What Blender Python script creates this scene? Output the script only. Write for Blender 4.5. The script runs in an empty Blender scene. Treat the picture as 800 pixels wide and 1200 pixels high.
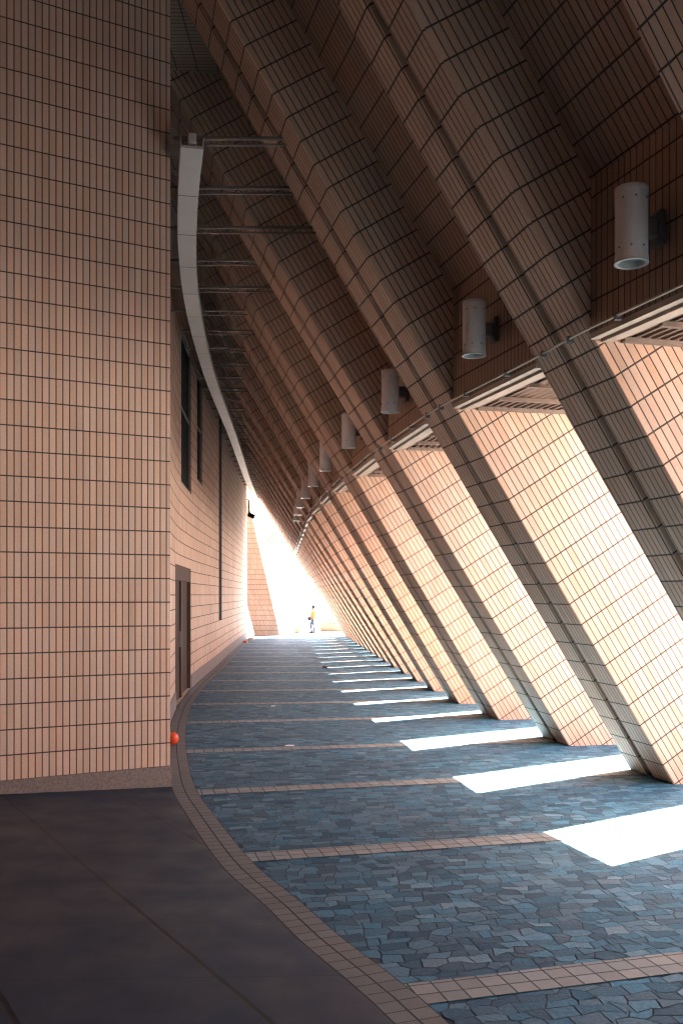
import bpy, bmesh, math, random
from mathutils import Vector, Matrix

R = math.radians
random.seed(7)
sc = bpy.context.scene
COL = sc.collection

# ------------------------------------------------------------------ camera
cam = bpy.data.cameras.new('camera')
camo = bpy.data.objects.new('camera', cam)
COL.objects.link(camo)
camo.location = (0, 0, 2.0)
camo.rotation_euler = (R(90), 0, 0)
cam.sensor_fit = 'VERTICAL'
cam.sensor_height = 36
cam.lens = 33.0
cam.shift_y = 0.0808
cam.clip_start = 0.05
cam.clip_end = 6000
sc.camera = camo

# ------------------------------------------------------------------ light
SUN_TO = Vector((0.301, 0.463, 1.0)).normalized()       # direction towards the sun
elev = math.asin(SUN_TO.z)
az = math.atan2(SUN_TO.x, SUN_TO.y)                     # clockwise from +Y
w = bpy.data.worlds.new('World'); sc.world = w; w.use_nodes = True
wt = w.node_tree
bg = wt.nodes['Background']
sky = wt.nodes.new('ShaderNodeTexSky')
sky.sky_type = 'NISHITA'; sky.sun_disc = False
sky.sun_elevation = elev; sky.sun_rotation = az
sky.dust_density = 3.0
wt.links.new(sky.outputs[0], bg.inputs[0])
bg.inputs[1].default_value = 0.07
sl = bpy.data.lights.new('sun', 'SUN'); sl.energy = 5.0; sl.angle = R(0.5); sl.color = (1, 0.95, 0.88)
slo = bpy.data.objects.new('sun', sl); COL.objects.link(slo)
slo.rotation_euler = (-SUN_TO).to_track_quat('-Z', 'Y').to_euler()
slo.location = (0, 0, 60)
vs = sc.view_settings
sc.display_settings.display_device = 'sRGB'
vs.view_transform = 'Standard'; vs.look = 'None'; vs.gamma = 1; vs.use_curve_mapping = False
vs.exposure = 4.65
sc.cycles.max_bounces = 10; sc.cycles.diffuse_bounces = 7; sc.cycles.glossy_bounces = 3
sc.cycles.use_denoising = True; sc.cycles.filter_width = 1.2
sc.cycles.sample_clamp_indirect = 8

# ------------------------------------------------------------------ materials
class NT:
    def __init__(s, name):
        s.m = bpy.data.materials.new(name); s.m.use_nodes = True
        s.t = s.m.node_tree; s.b = s.t.nodes['Principled BSDF']; s.b.inputs['Specular IOR Level'].default_value = 0.35
    def n(s, typ, **kw):
        o = s.t.nodes.new(typ)
        for k, v in kw.items(): setattr(o, k, v)
        return o
    def l(s, a, b): s.t.links.new(a, b)
    def put(s, v, sock):
        if isinstance(v, (int, float)): sock.default_value = v
        elif isinstance(v, tuple): sock.default_value = v if len(v) == 4 or sock.type == 'VECTOR' else (*v, 1)
        else: s.l(v, sock)
    def math(s, op, a, b=0.0, c=None, clamp=False):
        o = s.n('ShaderNodeMath', operation=op); o.use_clamp = clamp
        s.put(a, o.inputs[0]); s.put(b, o.inputs[1])
        if c is not None: s.put(c, o.inputs[2])
        return o.outputs[0]
    def mix(s, f, a, b, mode='MIX'):
        o = s.n('ShaderNodeMix', data_type='RGBA', blend_type=mode)
        s.put(f, o.inputs[0]); s.put(a, o.inputs[6]); s.put(b, o.inputs[7])
        return o.outputs[2]
    def noise(s, vec, scale, detail=4, rough=0.55):
        o = s.n('ShaderNodeTexNoise'); s.l(vec, o.inputs['Vector'])
        o.inputs['Scale'].default_value = scale; o.inputs['Detail'].default_value = detail; o.inputs['Roughness'].default_value = rough
        return o.outputs[0]
    def ramp(s, f, lo, hi, a=0.0, b=1.0):
        o = s.n('ShaderNodeMapRange'); s.put(f, o.inputs[0])
        for i, v in enumerate((lo, hi, a, b)): o.inputs[i+1].default_value = v
        return o.outputs[0]
    def bump(s, h, dist=0.01, strength=1.0):
        o = s.n('ShaderNodeBump'); o.inputs['Distance'].default_value = dist; o.inputs['Strength'].default_value = strength
        s.l(h, o.inputs['Height']); s.l(o.outputs[0], s.b.inputs['Normal'])

def tile_mat(name, base, tw=0.067, th=0.25, jw=0.009, jh=0.013, joint=(0.035, 0.028, 0.024), rough=0.6, var=0.10, stagger=False, vein=None):
    k = NT(name)
    uv = k.n('ShaderNodeUVMap').outputs[0]
    sp = k.n('ShaderNodeSeparateXYZ'); k.l(uv, sp.inputs[0])
    u, v = sp.outputs[0], sp.outputs[1]
    # hand-laid wobble of the joints
    geo = k.n('ShaderNodeNewGeometry').outputs['Position']
    wob = k.noise(geo, 0.9, 2)
    wv = k.math('MULTIPLY_ADD', wob, 0.006, v)
    us = k.math('DIVIDE', u, tw); vs_ = k.math('DIVIDE', wv, th)
    if stagger:
        fl = k.math('FLOOR', vs_)
        us = k.math('ADD', us, k.math('MULTIPLY', fl, 0.5))
    fu = k.math('FRACT', us); fv = k.math('FRACT', vs_)
    def edge(f, size, wd):
        d = k.math('MULTIPLY', k.math('MINIMUM', f, k.math('SUBTRACT', 1.0, f)), size)   # metres from the joint centre
        return k.ramp(d, wd/2*0.7, wd/2*1.3, 0, 1)                                        # 0 in joint, 1 on tile
    eu = edge(fu, tw, jw); ev = edge(fv, th, jh)
    on = k.math('MINIMUM', eu, ev)
    cb = k.n('ShaderNodeCombineXYZ'); k.l(k.math('FLOOR', us), cb.inputs[0]); k.l(k.math('FLOOR', vs_), cb.inputs[1])
    wn = k.n('ShaderNodeTexWhiteNoise', noise_dimensions='3D'); k.l(cb.outputs[0], wn.inputs['Vector'])
    c2 = k.n('ShaderNodeSeparateXYZ'); k.l(wn.outputs['Color'], c2.inputs[0])
    br = k.ramp(c2.outputs[0], 0, 1, 1-var, 1+var*0.6)
    big = k.ramp(k.noise(geo, 0.45, 4), 0.3, 0.7, 0.9, 1.08)
    fine = k.ramp(k.noise(geo, 60, 3), 0.3, 0.7, 0.93, 1.06)
    br = k.math('MULTIPLY', k.math('MULTIPLY', br, big), fine)
    hue = k.mix(c2.outputs[1], base, (base[0]*1.0, base[1]*0.9, base[2]*0.82))
    # rain and soot streaks down the face
    mp = k.n('ShaderNodeMapping'); k.l(geo, mp.inputs[0]); mp.inputs['Scale'].default_value = (5, 5, 0.35)
    st = k.ramp(k.noise(mp.outputs[0], 1.0, 5, 0.65), 0.5, 0.78, 0, 0.28)
    bc = k.n('ShaderNodeCombineXYZ')
    for i in range(3): k.l(br, bc.inputs[i])
    c = k.mix(1.0, hue, bc.outputs[0], 'MULTIPLY')
    c = k.mix(st, c, (base[0]*0.45, base[1]*0.4, base[2]*0.38))
    jn = k.mix(k.noise(geo, 3, 3), joint, tuple(x*2.0 for x in joint))
    c = k.mix(on, jn, c)
    k.l(c, k.b.inputs['Base Color'])
    k.l(k.ramp(on, 0, 1, 0.9, rough), k.b.inputs['Roughness'])
    tilt = k.math('MULTIPLY', c2.outputs[2], 0.15)
    k.bump(k.math('ADD', on, k.math('MULTIPLY', tilt, fine)), 0.004, 0.8)
    return k.m

TILE = (0.53, 0.368, 0.285)
M = {}
M['tile'] = tile_mat('buttress_tile', TILE)
M['tile_pier'] = tile_mat('pier_tile', (0.61, 0.44, 0.36), tw=0.0655, th=0.243, jw=0.0105, jh=0.012, var=0.09)
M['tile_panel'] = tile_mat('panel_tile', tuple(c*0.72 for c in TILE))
M['tile_wall'] = tile_mat('wall_tile', tuple(c*0.98 for c in TILE), jw=0.005, jh=0.016, var=0.22)
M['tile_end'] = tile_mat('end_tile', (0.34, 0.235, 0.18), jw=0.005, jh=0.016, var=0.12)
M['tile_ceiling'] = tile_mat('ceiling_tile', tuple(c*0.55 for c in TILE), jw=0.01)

def simple(name, col, rough=0.6, metal=0.0, var=0.12, scale=8.0, bump=0.002, emit=None, spec=0.5):
    k = NT(name)
    geo = k.n('ShaderNodeNewGeometry').outputs['Position']
    nz = k.noise(geo, scale, 5)
    c = k.mix(k.ramp(nz, 0.3, 0.7), tuple(x*(1-var) for x in col), tuple(min(1, x*(1+var)) for x in col))
    k.l(c, k.b.inputs['Base Color'])
    k.b.inputs['Roughness'].default_value = rough; k.b.inputs['Metallic'].default_value = metal
    k.b.inputs['Specular IOR Level'].default_value = spec
    if bump: k.bump(k.noise(geo, scale*6, 3), bump)
    return k.m

M['granite'] = simple('plinth_granite', (0.17, 0.135, 0.125), 0.6, var=0.35, scale=40)
M['metal'] = simple('painted_metal', (0.62, 0.58, 0.53), 0.42, 0.0, 0.08, 3)
M['lamp_metal'] = simple('lamp_paint', (0.66, 0.60, 0.58), 0.45, 0.0, 0.07, 14)
M['bracket_metal'] = simple('bracket_paint', (0.16, 0.15, 0.145), 0.5, 0.2, 0.1, 10)
M['ring'] = simple('lamp_ring', (0.60, 0.56, 0.52), 0.3, 0.3, 0.04, 10)
M['lens'] = simple('lamp_lens', (0.16, 0.155, 0.15), 0.15, 0, 0.05, 10, 0)
M['strut'] = simple('strut_paint', (0.17, 0.125, 0.10), 0.5, 0.0, 0.1, 6)
M['slat'] = simple('slat_paint', (0.15, 0.105, 0.08), 0.55, 0.0, 0.1, 6)
M['ledge'] = simple('ledge_paint', (0.48, 0.37, 0.29), 0.5, 0.0, 0.08, 6)
M['dark'] = simple('dark_recess', (0.012, 0.013, 0.016), 0.85, 0, 0.2, 4, 0, spec=0.1)
M['door'] = simple('door_paint', (0.045, 0.025, 0.019), 0.85, 0, 0.2, 5)
M['doorframe'] = simple('door_frame_paint', (0.060, 0.034, 0.025), 0.8, 0, 0.15, 5)
M['grout'] = simple('groove_seal', (0.03, 0.025, 0.022), 0.8, 0, 0.2, 6)
M['red'] = simple('red_rubber', (0.65, 0.07, 0.02), 0.35, 0, 0.08, 8)
M['black'] = simple('black_plastic', (0.004,0.004,0.005), 0.5, 0, 0.2, 9, spec=0.08)
M['yellow'] = simple('yellow_cloth', (0.14,0.058,0.003), 0.85, 0, 0.1, 9, spec=0.08)
M['jeans'] = simple('blue_cloth', (0.012, 0.020, 0.034), 0.9, 0, 0.2, 12, spec=0.08)
M['skin'] = simple('skin', (0.09, 0.048, 0.03), 0.55, 0, 0.05, 12, spec=0.08)
M['hair'] = simple('hair', (0.002, 0.002, 0.002), 0.6, 0, 0.2, 30, spec=0.08)
M['bag'] = simple('white_plastic', (0.8, 0.78, 0.75), 0.5, 0, 0.05, 9)
M['concrete'] = simple('pale_concrete', (0.55, 0.48, 0.40), 0.8, 0, 0.12, 1.5)
M['plaza'] = simple('plaza_paving', (0.66, 0.62, 0.56), 0.8, 0, 0.08, 0.6)
M['planter'] = simple('planter_stone', (0.13,0.085,0.055), 0.8, 0, 0.12, 2, spec=0.08)
M['white'] = simple('white_render', (0.34, 0.33, 0.32), 0.7, 0, 0.04, 0.5)
M['greyband'] = simple('grey_band', (0.11,0.104,0.10), 0.6, 0, 0.06, 0.5, spec=0.08)
M['glass'] = simple('tinted_glass', (0.60, 0.38, 0.40), 0.1, 0, 0.1, 0.2, 0)
M['leaf'] = simple('leaf', (0.07, 0.11, 0.04), 0.7, 0, 0.4, 3, 0)
M['bark'] = simple('bark', (0.12, 0.09, 0.07), 0.9, 0, 0.3, 6)

def paving_mat():
    k = NT('crazy_paving')
    g = k.n('ShaderNodeNewGeometry'); geo = g.outputs['Position']
    wn = k.n('ShaderNodeTexWhiteNoise', noise_dimensions='1D'); k.l(k.math('MULTIPLY', g.outputs['Random Per Island'], 977.0), wn.inputs['W'])
    s = k.n('ShaderNodeSeparateColor'); k.l(wn.outputs['Color'], s.inputs[0])
    r0, r1, r2 = s.outputs
    c = k.mix(k.math('POWER', r0, 1.2), (0.011, 0.050, 0.080), (0.058, 0.172, 0.240))
    c = k.mix(k.ramp(r1, 0.82, 1.0, 0, 0.7), c, (0.145, 0.235, 0.28))
    big = k.noise(geo, 0.35, 4)
    c = k.mix(k.ramp(big, 0.4, 0.75, 0, 0.45), c, (0.025, 0.062, 0.088))
    fine = k.noise(geo, 45, 4)
    c = k.mix(k.ramp(fine, 0.35, 0.7, 0, 0.4), c, (0.022, 0.05, 0.07))
    k.l(c, k.b.inputs['Base Color'])
    k.l(k.math('ADD', k.ramp(r2, 0, 1, 0.52, 0.75), k.ramp(fine, 0.3, 0.7, -0.06, 0.06)), k.b.inputs['Roughness'])
    k.bump(fine, 0.003, 0.8)
    return k.m
M['paving'] = paving_mat()
M['paving_bed'] = simple('paving_bed', (0.035, 0.036, 0.04), 0.9, 0, 0.2, 20)
M['border'] = tile_mat('border_pavers', (0.215, 0.212, 0.205), tw=0.125, th=0.112, jw=0.008, jh=0.008, joint=(0.03, 0.027, 0.025), rough=0.55, var=0.2)
M['curb'] = tile_mat('curb_pavers', (0.125, 0.118, 0.112), tw=0.115, th=0.122, jw=0.007, jh=0.012, joint=(0.022, 0.02, 0.02), rough=0.6, var=0.12)

def slab_mat():
    k = NT('dark_slabs')
    geo = k.n('ShaderNodeNewGeometry').outputs['Position']
    sp = k.n('ShaderNodeSeparateXYZ'); k.l(geo, sp.inputs[0])
    x, y = sp.outputs[0], sp.outputs[1]
    # family 1: joints running along (1.43,-2.28); family 2: along (1,.18)
    d1 = Vector((2.28, 1.43)).normalized(); p1 = d1.x*-3.26 + d1.y*8.98
    s1 = k.math('DIVIDE', k.math('SUBTRACT', k.math('MULTIPLY_ADD', x, d1.x, k.math('MULTIPLY', y, d1.y)), p1), 1.02)
    d2 = Vector((-0.18, 1.0)).normalized(); p2 = d2.x*-1.96 + d2.y*5.40
    s2 = k.math('DIVIDE', k.math('SUBTRACT', k.math('MULTIPLY_ADD', x, d2.x, k.math('MULTIPLY', y, d2.y)), p2), 0.84)
    def edge(s, size, wd):
        f = k.math('FRACT', s)
        d = k.math('MULTIPLY', k.math('MINIMUM', f, k.math('SUBTRACT', 1.0, f)), size)
        return k.ramp(d, wd*0.35, wd*0.65)
    e1 = edge(s1, 1.02, 0.026); e2 = k.ramp(edge(s2, 0.84, 0.012), 0, 1, 0.4, 1)
    on = k.math('MINIMUM', e1, e2)
    cb = k.n('ShaderNodeCombineXYZ'); k.l(k.math('FLOOR', s1), cb.inputs[0]); k.l(k.math('FLOOR', s2), cb.inputs[1])
    wn = k.n('ShaderNodeTexWhiteNoise', noise_dimensions='2D'); k.l(cb.outputs[0], wn.inputs['Vector'])
    c = k.mix(wn.outputs[0], (0.008, 0.019, 0.035), (0.012, 0.023, 0.041))
    c = k.mix(k.ramp(k.noise(geo, 1.1, 5, 0.65), 0.4, 0.7, 0, 0.5), c, (0.019, 0.024, 0.033))
    sp2 = k.noise(geo, 160, 3)
    c = k.mix(k.ramp(sp2, 0.52, 0.7, 0, 0.4), c, (0.042, 0.042, 0.044))
    c = k.mix(on, (0.002, 0.002, 0.003), c)
    k.l(c, k.b.inputs['Base Color'])
    k.l(k.ramp(k.noise(geo, 2.5, 4), 0.3, 0.7, 0.42, 0.62), k.b.inputs['Roughness'])
    k.bump(k.math('ADD', on, k.math('MULTIPLY', sp2, 0.5)), 0.0015, 0.4)
    return k.m
M['slab'] = slab_mat()

# ------------------------------------------------------------------ mesh helpers
class MB:
    def __init__(s): s.v = []; s.f = []; s.uv = []; s.mi = []; s.ms = []
    def face(s, pts, uvs=None, m=0, smooth=False):
        i = len(s.v); s.v += [tuple(p) for p in pts]; s.f.append(tuple(range(i, i+len(pts))))
        s.uv.append(uvs or [(p[0], p[1]) for p in pts]); s.mi.append(m)
    def box(s, o, ax, ay, az, lo, hi, m=0):
        o, ax, ay, az = map(Vector, (o, ax, ay, az))
        P = lambda x, y, z: o + ax*x + ay*y + az*z
        (x0, y0, z0), (x1, y1, z1) = lo, hi
        for q, a, b in (((0,3,2,1),0,1), ((4,5,6,7),0,1), ((0,1,5,4),0,2), ((1,2,6,5),1,2), ((2,3,7,6),0,2), ((3,0,4,7),1,2)):
            c = [(x0,y0,z0),(x1,y0,z0),(x1,y1,z0),(x0,y1,z0),(x0,y0,z1),(x1,y0,z1),(x1,y1,z1),(x0,y1,z1)]
            s.face([P(*c[i]) for i in q], [(c[i][a], c[i][b]) for i in q], m)
    def abox(s, lo, hi, m=0): s.box((0,0,0), (1,0,0), (0,1,0), (0,0,1), lo, hi, m)
    def tube(s, path, r, n=10, caps=True, m=0):
        path = [Vector(p) for p in path]
        rs = r if isinstance(r, (list, tuple)) else [r]*len(path)
        rings = []
        for i, p in enumerate(path):
            d = (path[min(i+1, len(path)-1)] - path[max(i-1, 0)]).normalized()
            up = Vector((0, 0, 1)) if abs(d.z) < 0.9 else Vector((1, 0, 0))
            a = d.cross(up).normalized(); b = d.cross(a).normalized()
            rings.append([p + (a*math.cos(t)+b*math.sin(t))*rs[i] for t in [2*math.pi*j/n for j in range(n)]])
        for i in range(len(rings)-1):
            for j in range(n):
                k = (j+1) % n
                s.face([rings[i][j], rings[i][k], rings[i+1][k], rings[i+1][j]], m=m)
        if caps:
            s.face(rings[0][::-1], m=m); s.face(rings[-1], m=m)
    def build(s, name, mats, parent=None, smooth=False, merge=False, bevel=0.0, fix=False):
        me = bpy.data.meshes.new(name); me.from_pydata(s.v, [], s.f)
        uvl = me.uv_layers.new(name='UVMap')
        k = 0
        for u in s.uv:
            for c in u: uvl.data[k].uv = c; k += 1
        mats = mats if isinstance(mats, list) else [mats]
        for m in mats: me.materials.append(m)
        for p, i in zip(me.polygons, s.mi): p.material_index = i
        o = bpy.data.objects.new(name, me); COL.objects.link(o)
        if parent: o.parent = parent; o.matrix_parent_inverse = parent.matrix_world.inverted() if False else Matrix.Translation(-parent.location)
        if merge or smooth or fix or bevel:
            bm = bmesh.new(); bm.from_mesh(me)
            bmesh.ops.remove_doubles(bm, verts=bm.verts, dist=1e-5)
            bmesh.ops.recalc_face_normals(bm, faces=bm.faces)
            bm.to_mesh(me); bm.free()
        if smooth:
            for p in me.polygons: p.use_smooth = True
            try: me.set_sharp_from_angle(angle=R(40))
            except Exception: pass
        if bevel:
            b = o.modifiers.new('bevel', 'BEVEL'); b.width = bevel; b.segments = 2; b.limit_method = 'ANGLE'; b.angle_limit = R(40)
        return o

def tag(o, label=None, cat=None, group=None, kind=None):
    if label: o['label'] = label
    if cat: o['category'] = cat
    if group: o['group'] = group
    if kind: o['kind'] = kind
    return o
def thing(name, label, cat, loc=(0,0,0), group=None):
    o = bpy.data.objects.new(name, None); COL.objects.link(o); o.location = loc; o.empty_display_size = 0.3
    return tag(o, label, cat, group)

ORD = ['first','second','third','fourth','fifth','sixth','seventh','eighth','ninth','tenth','eleventh','twelfth','thirteenth','fourteenth',
       'fifteenth','sixteenth','seventeenth','eighteenth','nineteenth','twentieth','twenty-first','twenty-second','twenty-third','twenty-fourth',
       'twenty-fifth','twenty-sixth','twenty-seventh','twenty-eighth','twenty-ninth','thirtieth','thirty-first','thirty-second','thirty-third','thirty-fourth','thirty-fifth']

def spline(pts, n=10):
    P = [Vector(p) for p in pts]; P = [2*P[0]-P[1]] + P + [2*P[-1]-P[-2]]
    out = []
    for i in range(1, len(P)-2):
        for j in range(n):
            t = j/n; a, b, c, d = P[i-1:i+3]
            out.append(0.5*((2*b) + (c-a)*t + (2*a-5*b+4*c-d)*t*t + (3*b-a-3*c+d)*t**3))
    out.append(P[-2]); return out
def resample(P, step):
    out = [P[0].copy()]; acc = 0
    S = [0]
    for i in range(1, len(P)): S.append(S[-1] + (P[i]-P[i-1]).length)
    n = max(2, int(S[-1]/step)); k = 0
    for i in range(1, n+1):
        t = S[-1]*i/n
        while k < len(S)-2 and S[k+1] < t: k += 1
        out.append(P[k].lerp(P[k+1], (t-S[k])/max(1e-9, S[k+1]-S[k])))
    return out
def normals2(P):
    N = []
    for i in range(len(P)):
        d = (P[min(i+1, len(P)-1)] - P[max(i-1, 0)]).normalized()
        N.append(Vector((-d.y, d.x)))           # to the left of travel
    return N

# ------------------------------------------------------------------ plan of the place (metres; H = 2 m is the eye height)
H = 2.0
EDGE = [(1.4,-9.5),(1.5,-7),(1.55,-4.8),(1.5,-3.2),(1.36,-1.6),(1.05,-0.1),(0.76,0.8),(0.52,1.45),(0.2485,2.187),(0.134,2.455),(0.0,2.73),(-0.14,3.07),(-0.335,3.51),
        (-0.60,4.33),(-0.719,4.72),(-0.834,5.21),(-1.005,6.08),(-1.135,6.85),(-1.266,7.8),(-1.385,8.9),(-1.50,10.6),(-1.60,12.8),(-1.78,16.2),(-1.96,20.0),(-2.12,23.3)]
edge = resample(spline([(x*H, y*H) for x, y in EDGE], 8), 0.3)
edgeN = normals2(edge)

CEN = {-8:(3.66,-4.65), -7:(3.61,-3.4), -6:(3.50,-2.15), -5:(3.35,-0.9), -4:(3.16,0.35), -3:(2.86,1.58), -2:(2.40,2.78), -1:(2.04,3.92), 0:(1.70,5.16), 1:(1.46,6.42), 2:(1.22,7.72), 3:(1.05,8.82), 4:(0.94,9.93), 5:(0.86,11.03), 6:(0.785,12.1)}
for i in range(7, 17): CEN[i] = (0.785-0.068*(i-6), 12.1+1.03*(i-6))
SLO = {-8:-0.03,-7:-0.06,-6:-0.1,-5:-0.14,-4:-0.2, -3:-0.28, -2:-0.28, -1:-0.25, 0:-0.23, 1:-0.19, 2:-0.17, 3:-0.12, 4:-0.085}
LEAN = 0.63; HW = 0.44; DEP0 = 1.9; TOP = 8.9; TB = 3.9; REC = 0.70
class Row: pass
ROW = {}
for i, (x, y) in CEN.items():
    q = Row(); q.c = Vector((x*H, y*H)); s = SLO.get(i, -0.066)
    q.r = Vector((s, 1)).normalized(); q.p = Vector((q.r.y, -q.r.x))
    q.lean = {2:0.612, 3:0.60, 4:0.605, 5:0.622}.get(i, LEAN)
    q.P = (lambda q: lambda px, rr, z: Vector((*(q.c + q.p*(px - q.lean*z) + q.r*rr), z)))(q)
    ROW[i] = q

# ------------------------------------------------------------------ ground
def sheet(name, pts, z, mat, uvs=None, kind='structure', thick=0.0):
    mb = MB(); mb.face([(x, y, z) for x, y in pts])
    if thick:
        n = len(pts)
        for i in range(n):
            a, b = pts[i], pts[(i+1) % n]
            mb.face([(b[0],b[1],z),(a[0],a[1],z),(a[0],a[1],z-thick),(b[0],b[1],z-thick)])
    return tag(mb.build(name, mat), kind=kind)
sheet('ground', [(-2500,-2500),(2500,-2500),(2500,2500),(-2500,2500)], -0.40, M['plaza'])
sheet('floor', [(-14,-26),(10.5,-26),(10.5,46.3),(-14,46.3)], -0.005, M['paving_bed'], thick=0.42)
def stones():
    rnd = random.Random(11)
    ang = R(11); ca, sa = math.cos(ang), math.sin(ang)
    RH, LN = 0.088, 0.135
    W_ = lambda u, v: (u*ca - v*sa, u*sa + v*ca)
    ex = [(p.x, p.y) for p in edge]
    def limit(y):                                      # curb line x at this y
        for i in range(len(ex)-1):
            if ex[i][1] <= y <= ex[i+1][1]: return ex[i][0]
        return ex[-1][0] if y > 40 else ex[0][0]
    nv = int(62/RH); v0 = -10.0
    verts, faces = [], []
    lines = []
    for r in range(nv):                                # joint positions of each row
        n = int(32/LN); off = rnd.random()*LN
        lines.append([-8 + off + k*LN*1.0 + rnd.uniform(-0.33, 0.33)*LN for k in range(n)])
    jit = {}
    def J(r, kind, k, u):                               # vertex on the boundary below row r
        key = (r, kind, k)
        if key not in jit: jit[key] = (u + rnd.uniform(-0.18, 0.18)*LN, v0 + r*RH + rnd.uniform(-0.34, 0.34)*RH)
        return jit[key]
    for r in range(1, nv-1):
        L = lines[r]; lo = lines[r-1]; hi = lines[r+1]
        a = b = 0
        for k in range(len(L)-1):
            u0, u1 = L[k], L[k+1]
            cu, cv = (u0+u1)/2, v0+(r+0.5)*RH
            x, y = W_(cu, cv)
            if y < -8 or y > 46.25 or x > 10.4: continue
            if x < limit(y) - 0.12: continue
            while a < len(lo) and lo[a] <= u0: a += 1
            while b < len(hi) and hi[b] <= u0: b += 1
            pts = [J(r, 'u', k, u0)]
            aa = a
            while aa < len(lo) and lo[aa] < u1: pts.append(J(r, 'd', aa, lo[aa])); aa += 1
            pts.append(J(r, 'u', k+1, u1))
            top = [J(r+1, 'd', k, u0)]
            bb = b
            while bb < len(hi) and hi[bb] < u1: top.append(J(r+1, 'u', bb, hi[bb])); bb += 1
            top.append(J(r+1, 'd', k+1, u1))
            pts += top[::-1]
            mx = sum(p[0] for p in pts)/len(pts); my = sum(p[1] for p in pts)/len(pts)
            tx, ty = rnd.uniform(-0.012, 0.012), rnd.uniform(-0.012, 0.012)
            i0 = len(verts)
            for u, v in pts:
                du, dv = u-mx, v-my; l = math.hypot(du, dv); f = max(0.3, (l-0.0048)/l)
                X, Y = W_(mx+du*f, my+dv*f); verts.append((X, Y, -0.0005 + (du*tx+dv*ty)))
            faces.append(tuple(range(i0, i0+len(pts))))
    me = bpy.data.meshes.new('paving'); me.from_pydata(verts, [], faces); me.materials.append(M['paving'])
    o = bpy.data.objects.new('paving', me); COL.objects.link(o); tag(o, kind='structure')
stones()
sheet('pavement', [(10.5,-26),(60,-26),(60,46.3),(10.5,46.3)], -0.004, M['plaza'], thick=0.42)

# curb of two rows of pavers along the curve
CW = 0.25
mb = MB(); s = 0
for i in range(len(edge)-1):
    a, b = edge[i], edge[i+1]; na, nb = edgeN[i], edgeN[i+1]; L = (b-a).length
    a2, b2 = a+na*CW, b+nb*CW
    mb.face([(a.x,a.y,0.008),(b.x,b.y,0.008),(b2.x,b2.y,0.012),(a2.x,a2.y,0.012)], [(s,0),(s+L,0),(s+L,CW),(s,CW)])
    s += L
tag(mb.build('curb', M['curb'], fix=True), kind='structure')
# dark slab floor left of the curb, rising slightly away from it
mb = MB()
def rise(d): return 0.012 + 0.05*min(d, 6)
ds = [0, 0.6, 1.5, 3, 6, 12]
for i in range(len(edge)-1):
    if edge[i].y > 14.5: break
    for k in range(len(ds)-1):
        pts = []
        for j, d in ((i, ds[k]), (i+1, ds[k]), (i+1, ds[k+1]), (i, ds[k+1])):
            p = edge[j] + edgeN[j]*CW; pts.append((p.x - d*0.93, p.y - d*0.0, rise(d)))
        mb.face(pts)
tag(mb.build('dark_floor', M['slab'], fix=True), kind='structure')

# paver bands across the corridor, one per buttress
for i, q in ROW.items():
    # from the buttress line leftwards until the curb
    a = q.c + q.p*3.0 + q.r*{-2:0.36,-1:0.48,0:0.27}.get(i, 0.05); d = -q.p
    hit = None
    for t in [x*0.02 for x in range(1, 900)]:
        p = a + d*t
        j = min(range(len(edge)), key=lambda j: (edge[j]-p).length)
        if (p-edge[j]).dot(edgeN[j]) > 0: hit = t; break
    if not hit: continue
    mb = MB(); W = 0.125
    n = 6
    pts = [(0,-W),(hit,-W),(hit,W),(0,W)]
    P = []
    for u, v in pts:
        uu = u
        if u: # trim end square to the curb
            e = edge[j]; dn = edgeN[j]; base = a + q.r*v
            uu = (e-base).dot(dn)/d.dot(dn)
        pp = a + d*uu + q.r*v; P.append(((pp.x, pp.y, 0.005), (uu, v+W)))
    mb.face([p[0] for p in P], [p[1] for p in P])
    o = mb.build('paver_band', M['border'], fix=True); tag(o, kind='structure')

# ------------------------------------------------------------------ ceiling
mb = MB()
poly = []
zc = 8.4
rightc = [ROW[i].P(0.75, 0, zc) for i in sorted(ROW)]
rightc = [Vector((x.x, x.y)) for x in rightc]
rightc = [rightc[0] - Vector((-0.02, 1.0))*9] + rightc[:-1]
for i in range(len(rightc)-1):
    a, b = rightc[i], rightc[i+1]
    X0 = -16
    for z, fl in ((zc, 1), (zc+0.5, 0)):
        pts = [(a.x,a.y,z),(b.x,b.y,z),(X0,b.y,z),(X0,a.y,z)]
        mb.face(pts if not fl else pts[::-1], [(p[1], p[0]) for p in (pts if not fl else pts[::-1])])
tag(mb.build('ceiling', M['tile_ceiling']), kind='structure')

# ------------------------------------------------------------------ near pier
t = thing('rear_light_blocker', 'added tiled walls out of view behind and left of the viewpoint, blocking skylight', 'wall', (0, -10.5, 0))  # unseen walls behind and to the left, added to keep skylight out
mb = MB(); mb.abox((-16,-11,-0.4),(9.5,-10.5,8.6)); mb.abox((-16.5,-11,-0.4),(-16,12,8.6)); mb.build('wall', M['tile_wall'], t, fix=True)
def quad_uv(mb, a, b, z0, z1, u0=0, m=0, vz=0.0):
    L = (Vector(b)-Vector(a)).length
    mb.face([(a[0],a[1],z0),(b[0],b[1],z0),(b[0],b[1],z1),(a[0],a[1],z1)], [(u0,z0-vz),(u0+L,z0-vz),(u0+L,z1-vz),(u0,z1-vz)], m)
pier = thing('tiled_pier', 'huge flat pinkish tiled wall block on a granite plinth filling the left side', 'wall', (-1.77, 9.74, 0))
C0 = Vector((-1.775, 9.74)); C1 = Vector((-3.25, 8.94)); dd = (C1-C0).normalized(); nn = Vector((-dd.y, dd.x))
if nn.y > 0: nn = -nn                                   # nn: outwards, to the camera
TILE0 = 0.225
FAR = C0 + dd*15.5
back = -nn*1.6
mb = MB()
quad_uv(mb, FAR, C0, TILE0, 9.4, vz=TILE0)
side = C0 + back + dd*0.5
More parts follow.
